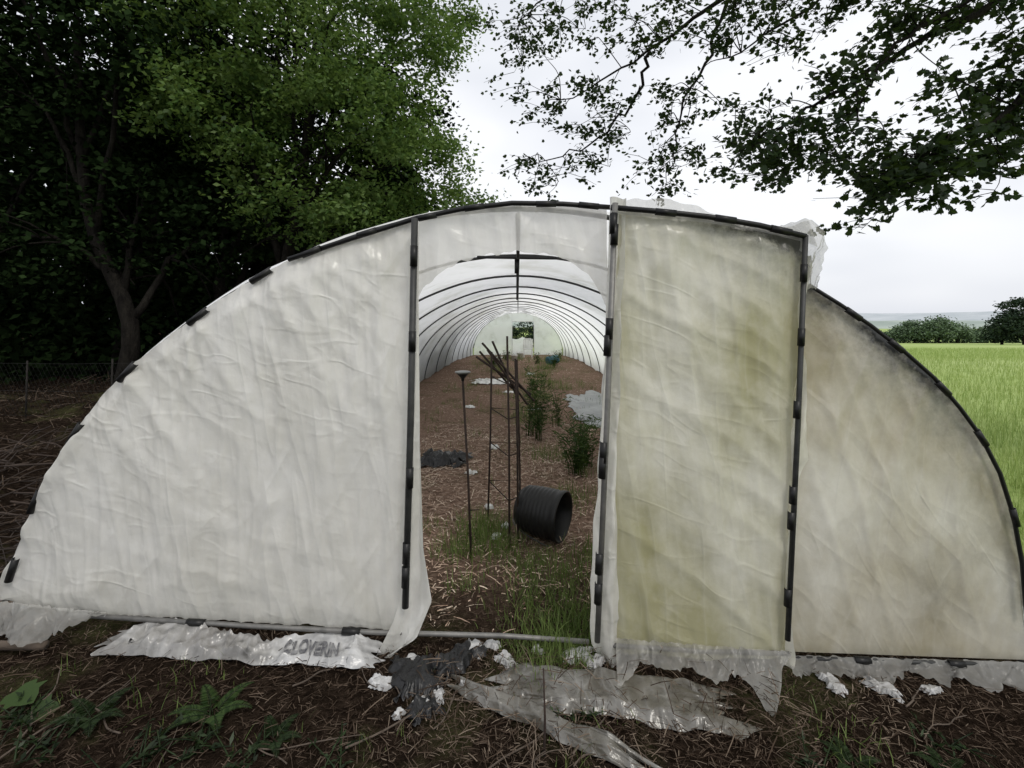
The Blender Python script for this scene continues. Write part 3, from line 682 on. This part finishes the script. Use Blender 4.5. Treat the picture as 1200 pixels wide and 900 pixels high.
k=rng.uniform(0,1,n)<np.clip((Y+.1)/1.2,0,1)
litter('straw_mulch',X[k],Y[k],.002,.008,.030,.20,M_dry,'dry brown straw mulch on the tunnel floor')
n=18000
X=rng.uniform(-14,-2.7,n);Y=rng.uniform(.1,9,n)
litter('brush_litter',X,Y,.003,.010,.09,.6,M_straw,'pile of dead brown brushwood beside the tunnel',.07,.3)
mb=MB()
for i in range(520):
    x=-2.85-abs(random.gauss(0,1.3)); y=random.uniform(.1,4.5); a=random.uniform(0,3.14); L=random.uniform(.2,.9); tl=random.gauss(0,.25); z0=gh(x,y)+abs(random.gauss(0,.12))
    P=[(x+math.cos(a)*L*t+random.gauss(0,.02),y+math.sin(a)*L*t+random.gauss(0,.02),max(gh(x,y),z0+L*t*tl)+.03*random.random()) for t in np.linspace(-.5,.5,5)]
    rr=random.uniform(.002,.008); mb.tube(P,[rr,rr,rr*.9,rr*.7,rr*.4],5)
addmesh('brushwood',mb.v,mb.f,M_brush,kind='stuff',label='tangled heap of dead twigs beside the tunnel')
for i in range(34):
    x=random.choice([random.uniform(-2.3,-.3),random.uniform(.2,2.2),random.uniform(-.5,.6)]); y=random.uniform(-.75,-.2); a=random.uniform(0,3.14); L=random.uniform(.12,.45); rr=random.uniform(.002,.0042)
    P=[]
    for t in np.linspace(-.5,.5,5):
        xx=x+math.cos(a)*L*t+random.gauss(0,.010); yy=y+math.sin(a)*L*t+random.gauss(0,.010); P.append((xx,yy,gh(xx,yy)+.018+.03*abs(t)*random.random()))
    b=MB().tube(smoothpts(P,3),[rr]*9+[rr*.7]*4,6)
    addmesh('stick',b.v,b.f,M_wood,label='thin dead stick lying on the littered ground',category='stick',group='dead sticks on the ground')
b=MB().tube([(.10,-.62,-.15),(.105,-.60,.06),(.10,-.58,.24)],[.006,.005,.003],6)
addmesh('stake',b.v,b.f,M_rust,label='short brown stake upright in front of doorway',category='stake')
b=MB().tube(smoothpts([(-2.95,-.12,.09),(-2.55,-.2,.08),(-2.25,-.18,.06)],4),.02,8)
addmesh('branch_log',b.v,b.f,M_wood,label='bare pale log lying by the tunnel corner',category='log')
def bagsurf(x,t):
    y=-.225+t*.165+.035*nz(x*3,5)+.025*nz(x*11,2); e=max(0,min(1,t*5)*min(1,(x+2.05)*6)*min(1,(-.66-x)*8))
    q=1-.75*max(0,min(1,(.20-abs(x+.98))*10))
    z=gh(x,y)+.016+e*(.008+.034*t+q*(.022*folds(x,y,61,.4,6)+.018*folds(x,y,62,-.9,11)+.022*abs(nz(x*5,y*9))+.014*folds(x,y,65,.2,22,.3)))
    return Vector((x,y,z))
sheetbag=sheet('compost_bag',lambda u,v:bagsurf(-2.0+u*1.33+.10*nz(v*5,2)*(1 if u<.1 or u>.9 else 0),.02+v*(.85+.15*math.sin(u*9+.3)) ),170,34,M_bag,None,lambda u,v:.9*abs(nz(u*11,v*3))+.5*max(0,.35-v),lambda u,v:.35*(u<.62),label='empty white printed compost bag crumpled under tunnel film',category='compost bag')
cu=bpy.data.curves.new('txt','FONT'); cu.body='CLOVERIN'; cu.size=.055; cu.space_character=1.05; cu.offset=.0028
to=bpy.data.objects.new('txt',cu); COL.objects.link(to); bpy.context.view_layer.update()
me=bpy.data.meshes.new_from_object(to.evaluated_get(bpy.context.evaluated_depsgraph_get()))
me.name='lettering'; bpy.data.objects.remove(to)
bm=bmesh.new(); bm.from_mesh(me); bmesh.ops.triangulate(bm,faces=bm.faces); bmesh.ops.subdivide_edges(bm,edges=bm.edges,cuts=3)
for v in bm.verts:
    t_=.26+v.co.y*11; p=bagsurf(-1.12+v.co.x*.98,t_)
    p.x-=v.co.y*.35; v.co=p+Vector((0,-.002,.006))
bm.to_mesh(me); bm.free(); me.materials.clear(); me.materials.append(M_ink)
lt=bpy.data.objects.new('lettering',me); link(lt,parent=sheetbag)
crumple('black_film_scrap',(-.48,-.24),.20,.24,.04,M_blackfilm,14,.3,label='torn black plastic film trampled into the earth',category='plastic sheet')
crumple('black_film_scrap',(-.30,-.14),.26,.13,.04,M_blackfilm,15,.9,label='torn black plastic film trampled into the earth',category='plastic sheet')
crumple('black_film_scrap',(-.40,-.42),.14,.10,.03,M_blackfilm,16,.5,label='torn black plastic film trampled into the earth',category='plastic sheet')
for i,(x,y,s_) in enumerate(((-.62,-.3,.10),(-.42,-.4,.08),(-.22,-.05,.12),(-.06,-.12,.11),(.3,-.08,.15),(.38,-.14,.10),(1.5,-.18,.13),(1.72,-.20,.13),(1.95,-.2,.08),(-.52,-.16,.10),(-.35,-.36,.07),(-.13,-.02,.08),(-.3,-.2,.05),(-.5,-.46,.05),(.02,-.2,.05),(.1,-.05,.06),(-.38,-.3,.05),(-.25,-.28,.04))):
    crumple('film_scrap',(x,y),s_,s_*.6,.022,M_bag,20+i,i*.8,label='torn white film scrap on dark littered ground',category='scrap',group='torn white film scraps')
crumple('old_tarpaulin',(.42,-.33),1.0,.26,.020,M_oldfilm,40,-.08,lift=.04,label='mud stained grey tarpaulin strip trodden into ground',category='tarpaulin')
crumple('old_tarpaulin',(.10,-.48),.85,.08,.03,M_oldfilm,41,-.50,lift=.035,label='folded brown strip of old sheeting on earth',category='tarpaulin')
n=1500; X=rng.uniform(-.4,1.2,n);Y=rng.uniform(-.65,-.12,n)
litter('loose_stalks',X,Y,.0015,.0045,.035,.16,M_straw,'dead stalks scattered over old sheeting',.05)

n=55000
r=rng.uniform(0,1,n)**1.6; Y=-1+r*45; X=3.0+rng.uniform(0,1,n)*np.maximum(3,(Y+2.46)*1.15-2.0)
pos=np.array([(x,y,gh(x,y)-.02) for x,y in zip(X,Y)])
hh=rng.uniform(.10,.30,n)
scatter('field_grass',BL,BLF,pos,rotz(n,.35),np.stack([.005+.0005*(Y+3),hh,hh],1),M_field,kind='stuff',label='long bright green meadow grass')

# ------------------------------------------------------------------ trees
def crownpts(blobs,clumps,leaves,sig):
    P=[]
    for (x,y,z,r) in blobs:
        k=int(clumps*r*r)
        d=norm(rng.normal(size=(k,3)))*(rng.uniform(.15,1,k)**.45)[:,None]*r*np.array([1,1,.85])
        c=np.array([x,y,z])+d
        for q in c:
            m=int(leaves*random.uniform(.5,1.4)); P.append(q+rng.normal(0,1,(m,3))*sig*np.array([1.2,1.2,.6])*random.uniform(.7,1.3))
    return np.concatenate(P)
def limb(a,b,r0,r1,wob=.25,n=8):
    a=Vector(a);b=Vector(b);P=[];L=(b-a).length
    for i in range(n+1):
        t=i/n; p=a.lerp(b,t)+Vector((0,0,.12*L*math.sin(t*math.pi)))
        if 0<i<n: p+=Vector([random.gauss(0,wob*.15*L/3) for _ in range(3)])
        P.append(p)
    return P,[r0+(r1-r0)*i/n for i in range(n+1)]
def tree(name,base,trunk,r,blobs,clumps,leaves,sig,lsz,mat,label,lw=1,cat='tree',tip=.02,group=None,up=1.2):
    e=empty(name,base,label=label,category=cat,group=group)
    mb=MB(); T=smoothpts([Vector(p) for p in trunk],4); n=len(T)
    mb.tube(T,[r*(1-.75*i/(n-1)) for i in range(n)],12)
    for (x,y,z,rr) in blobs:
        j=min(range(n),key=lambda i:(T[i]-Vector((x,y,z*.55))).length); t=T[j]
        P,R=limb(t,(x,y,z),max(.03,r*.42*(1-j/n)+.03),tip); mb.tube(P,R,7)
        for _ in range(5):
            k=random.randint(3,len(P)-1); d=Vector([random.gauss(0,1) for _ in range(3)]).normalized()*rr*.9
            P2,R2=limb(P[k],P[k]+d,R[k]*.6,.008,n=5); mb.tube(P2,R2,5)
    addmesh('trunk',mb.v,mb.f,M_bark,parent=e)
    P=crownpts(blobs,clumps,leaves,sig); s=lsz*rng.uniform(.6,1.3,len(P))
    scatter('crown',DIAM,DIAMF,P,leafR(len(P),-.4,up),np.stack([s*lw,s,s],1),mat,parent=e)
tree('ash_tree',(-5.2,8.0,0),[(-5.2,8.0,-.1),(-5.3,8.1,2.2),(-4.9,8.3,4.5),(-4.6,8.4,8)],.24,
  [(-2.6,8.6,7.7,1.4),(-2.1,9.6,5.6,1.05),(-3.2,7.6,5.7,1.4),(-4.6,7.5,7.3,1.7),(-4.5,7.6,4.3,1.35),(-3.4,8.0,3.9,1.1),(-3.8,8.6,10,2.0),(-1.7,11.5,4.7,1.0),(-2.2,10,9.3,1.3),(-5.8,7.0,5.6,1.4),(-2.6,9.5,4.2,1.0),(-3.8,9,6.6,1.6),(-6.6,7.2,7.4,1.2)],
  15,150,.20,.115,M_leafA,'tall leafy ash tree with bright green crown',up=.9,lw=.85)
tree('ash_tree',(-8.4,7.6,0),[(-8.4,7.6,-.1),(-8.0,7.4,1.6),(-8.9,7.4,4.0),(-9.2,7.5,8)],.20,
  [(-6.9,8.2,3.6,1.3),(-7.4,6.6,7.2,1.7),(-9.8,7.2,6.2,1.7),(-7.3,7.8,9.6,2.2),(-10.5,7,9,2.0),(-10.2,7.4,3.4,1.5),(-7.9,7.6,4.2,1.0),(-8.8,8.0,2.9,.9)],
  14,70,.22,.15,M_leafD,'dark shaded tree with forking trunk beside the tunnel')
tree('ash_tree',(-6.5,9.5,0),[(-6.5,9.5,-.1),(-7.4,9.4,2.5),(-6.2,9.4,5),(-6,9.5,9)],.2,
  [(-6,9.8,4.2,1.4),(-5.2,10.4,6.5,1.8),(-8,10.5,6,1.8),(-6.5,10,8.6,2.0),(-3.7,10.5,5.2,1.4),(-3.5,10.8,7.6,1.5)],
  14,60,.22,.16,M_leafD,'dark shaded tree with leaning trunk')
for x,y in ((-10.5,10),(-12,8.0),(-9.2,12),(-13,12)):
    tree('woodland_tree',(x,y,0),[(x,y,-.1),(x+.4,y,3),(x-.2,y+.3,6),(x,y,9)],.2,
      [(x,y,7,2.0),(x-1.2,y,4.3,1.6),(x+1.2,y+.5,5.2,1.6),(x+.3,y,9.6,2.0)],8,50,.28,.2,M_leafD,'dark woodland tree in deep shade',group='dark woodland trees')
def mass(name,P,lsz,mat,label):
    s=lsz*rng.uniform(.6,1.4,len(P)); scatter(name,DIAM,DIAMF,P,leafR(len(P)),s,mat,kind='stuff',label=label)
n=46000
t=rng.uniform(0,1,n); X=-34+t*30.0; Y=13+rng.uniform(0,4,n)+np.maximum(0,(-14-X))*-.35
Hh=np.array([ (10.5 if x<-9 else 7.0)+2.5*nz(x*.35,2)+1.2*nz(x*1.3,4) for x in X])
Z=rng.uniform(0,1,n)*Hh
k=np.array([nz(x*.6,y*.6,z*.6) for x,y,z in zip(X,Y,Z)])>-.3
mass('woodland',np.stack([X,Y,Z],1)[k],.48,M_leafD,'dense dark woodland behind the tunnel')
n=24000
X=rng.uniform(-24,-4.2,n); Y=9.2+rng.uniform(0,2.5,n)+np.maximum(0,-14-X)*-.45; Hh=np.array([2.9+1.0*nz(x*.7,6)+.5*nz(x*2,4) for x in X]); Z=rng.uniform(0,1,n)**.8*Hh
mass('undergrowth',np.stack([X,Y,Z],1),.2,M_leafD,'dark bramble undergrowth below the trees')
tree('bush',(.4,30.5,-.5),[(.4,30.5,-.6),(.4,30.5,.2),(.4,30.5,.9)],.06,[(.4,30.5,.9,1.1),(-.7,30.8,.7,1.0),(1.5,31,.6,1.0),(.4,30.5,0,.9)],30,50,.14,.14,M_leafB,'dark green bush outside far doorway',cat='bush')
SY=empty('sycamore_tree',(7.8,1.6,0),label='dark sycamore tree with leafy branches overhanging the field edge',category='tree')
mb=MB(); TB=smoothpts([(7.8,1.6,-.1),(7.7,1.7,2.4),(7.3,1.9,5),(6.8,2.1,8)],4); mb.tube(TB,[.3*(1-.6*i/(len(TB)-1)) for i in range(len(TB))],12)
limbs=[[(7.6,1.7,3.6),pt(1290,-70,5),pt(1180,-10,5),pt(1060,60,5),pt(960,120,5),pt(890,165,5.1)],
 [(7.4,1.8,4.4),pt(1230,-120,5.6),pt(1000,-60,6),pt(860,-10,6.2),pt(760,60,6.4),pt(660,120,6.6)],
 [(7.7,1.7,3.0),pt(1290,60,4.6),pt(1180,130,4.5),pt(1100,175,4.5),pt(1045,225,4.5)],
 [(7.2,1.9,5.4),pt(1100,-140,6.4),pt(850,-110,6.8),pt(700,-40,6.9),pt(610,20,6.9)],
 [pt(1180,-10,5),pt(1080,30,4.8),pt(1010,110,4.7),pt(1000,160,4.7)],
 [pt(860,-10,6.2),pt(830,60,6.1),pt(800,130,6),pt(790,200,6)],
 [pt(760,60,6.4),pt(740,120,6.4),pt(690,170,6.4),pt(630,190,6.5)],
 [pt(1230,-120,5.6),pt(1050,-40,5.3),pt(930,20,5.3),pt(850,70,5.4)]]
LP=[]
for i,l in enumerate(limbs):
    P=smoothpts(l,6); 
    P=[p+Vector((random.gauss(0,.025),random.gauss(0,.025),random.gauss(0,.025))) for p in P]
    r0=(.07,.08,.05,.08,.022,.022,.02,.03)[i]; R=[r0*(1-j/len(P))**1.3+.006 for j in range(len(P))]; mb.tube(P,R,7)
    LP+=[(p,r) for p,r in zip(P,R)]
cl=[(600,20,6.9),(625,45,6.9),(660,20,6.8),(640,70,6.8),(700,45,6.6),(740,15,6.6),(760,50,6.4),(630,100,6.6),(655,125,6.6),(690,95,6.6),(730,110,6.4),(628,188,6.5),(660,190,6.5),(700,185,6.4),(735,155,6.4),(690,140,6.5),(780,10,6.5),
 (790,150,6.1),(800,95,6.1),(785,205,6),(815,190,6),(840,120,6),(850,60,5.6),(880,20,5.5),(800,30,6.2),(770,180,6.1),(870,170,5.2),(900,130,5.2),(925,60,5.2),(960,25,5.2),(930,180,5),(950,150,5),(905,195,5.1),
 (985,180,4.8),(1000,130,4.7),(1010,80,4.8),(1040,30,4.9),(1060,60,4.8),(1030,165,4.6),(1045,205,4.5),(1035,238,4.5),(1070,225,4.5),(1075,180,4.5),(1100,205,4.5),(1110,165,4.5),(1140,185,4.5),(1170,160,4.5),(1195,165,4.5),(1120,20,5),(1170,20,5),(1190,60,4.8),(1220,90,4.7),(1240,140,4.6),(1000,5,5.2),(925,-10,5.5),(970,95,5.0),
 (1060,200,4.5),(1190,30,4.8),(1080,20,4.9),(900,180,5.1),(960,185,4.9),(1190,100,4.6),(980,150,4.8),(1060,5,5),(860,0,5.6),(700,10,6.8),(1125,185,4.5),(1170,185,4.5),(1090,190,4.5),(1195,130,4.5),(885,185,5.1),(920,195,5.1),(650,40,6.8),(1150,0,5),(1195,5,4.9),(1150,120,4.6),(1120,90,4.7)]
pos=[];dr=[];sz=[]
for a,b_,D in cl:
    near=D<5.15; big=a>1030 and D<4.7
    for rep in range(3):
        c=pt(a+random.gauss(0,11),b_+random.gauss(0,8),D+random.gauss(0,.3))
        up=sorted(LP,key=lambda q:(q[0]-c).length+random.uniform(0,.3))[0]
        p0,r0=up; mid=p0.lerp(c,.5)+Vector((random.gauss(0,.06),random.gauss(0,.06),.08))
        P=smoothpts([p0,mid,c,c+Vector((random.gauss(-.08,.10),random.gauss(0,.1),random.gauss(-.06,.06)))],4)
        mb.tube(P,[min(r0,.007)*(1-.75*i/len(P)) for i in range(len(P))],5)
        for s_ in range(4):
            k=random.randint(len(P)//2,len(P)-1); q=P[k]; d=Vector((random.gauss(-.1,.2),random.gauss(0,.2),random.gauss(-.02,.07)))
            mb.tube([q,q+d*.5+Vector((0,0,.02)),q+d],[.004,.003,.002],4)
            for j in range(11):
                t=random.uniform(.1,1.1); pos.append(q+d*t+Vector([random.gauss(0,.04) for _ in range(3)]))
                dr.append((d.x+random.gauss(0,.25),d.y+random.gauss(0,.25),random.gauss(-.10,.10))); sz.append(random.uniform(.042,.085) if big else (random.uniform(.036,.07) if near else random.uniform(.034,.060)))
addmesh('trunk',mb.v,mb.f,M_bark,parent=SY)
n=len(pos); nn=rng.normal(0,.7,(n,3)); nn[:,2]+=.8
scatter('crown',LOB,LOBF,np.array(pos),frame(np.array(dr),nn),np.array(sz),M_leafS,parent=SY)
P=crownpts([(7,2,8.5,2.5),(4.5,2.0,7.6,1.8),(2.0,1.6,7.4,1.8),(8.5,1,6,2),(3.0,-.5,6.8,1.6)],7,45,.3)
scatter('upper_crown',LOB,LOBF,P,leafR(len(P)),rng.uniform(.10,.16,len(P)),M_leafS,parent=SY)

for x,y,h,m in ((1072,134,7.6,M_leafF),(1100,130,8.6,M_leafF),(1122,133,6.5,M_leafF),(1145,136,5.2,M_leafF),(1055,140,5.5,M_leafF),(1165,134,5.0,M_leafF)):
    X=(x-607)*y/560; g=gh(X,y-CAMD)
    tree('hedgerow_tree',(X,y-CAMD,g),[(X,y-CAMD,g-.3),(X,y-CAMD,g+h*.4),(X+.3,y-CAMD,g+h*.8)],.3,
      [(X,y-CAMD,g+h*.58,h*.36),(X-h*.35,y-CAMD+1,g+h*.38,h*.3),(X+h*.38,y-CAMD+1,g+h*.36,h*.3)],6,34,.6,.6,m,'rounded hedgerow tree at the far field edge',group='hedgerow trees')
for x,y,h in ((1200,95,10.5),(1174,100,5.6)):
    X=(x-607)*y/560; g=gh(X,y-CAMD)
    tree('dark_tree',(X,y-CAMD,g),[(X,y-CAMD,g-.3),(X,y-CAMD,g+h*.4),(X+.3,y-CAMD,g+h*.8)],.3,
      [(X,y-CAMD,g+h*.6,h*.36),(X-h*.3,y-CAMD,g+h*.36,h*.27),(X+h*.4,y-CAMD,g+h*.4,h*.33)],8,40,.5,.5,M_leafB,'dark rounded tree at the edge of the field')
n=13000
X=rng.uniform(60,170,n); Y=132+rng.uniform(0,4,n); Z=np.array([gh(x,y)+random.random()*3.8*(1+.6*nz(x*.15,1)) for x,y in zip(X,Y)])
mass('hedge',np.stack([X,Y,Z],1),.6,M_leafF,'long green hedge bounding the field')

FN=empty('wire_fence',(-7.4,5.4,0),label='sagging wire netting fence on thin posts below trees',category='fence')
for x in (-9.6,-8.1,-6.7,-5.3):
    b=MB().tube([(x,5.4,gh(x,5.4)-.1),(x+.03,5.4,gh(x,5.4)+.95)],.013,7); addmesh('post',b.v,b.f,M_post,parent=FN)
b=MB()
for i in range(58):
    x=-9.6+i*.075
    for s_ in(-1,1):
        x1=x+s_*.42
        if -9.65<x1<-5.25: b.tube([(x,5.38,.1),(x1,5.38,.93)],.0014,3,False)
for z in(.1,.5,.95): b.tube([(-9.6,5.375,z),(-7.4,5.375,z-.03),(-5.3,5.375,z)],.0022,4)
addmesh('netting',b.v,b.f,M_wire,parent=FN)
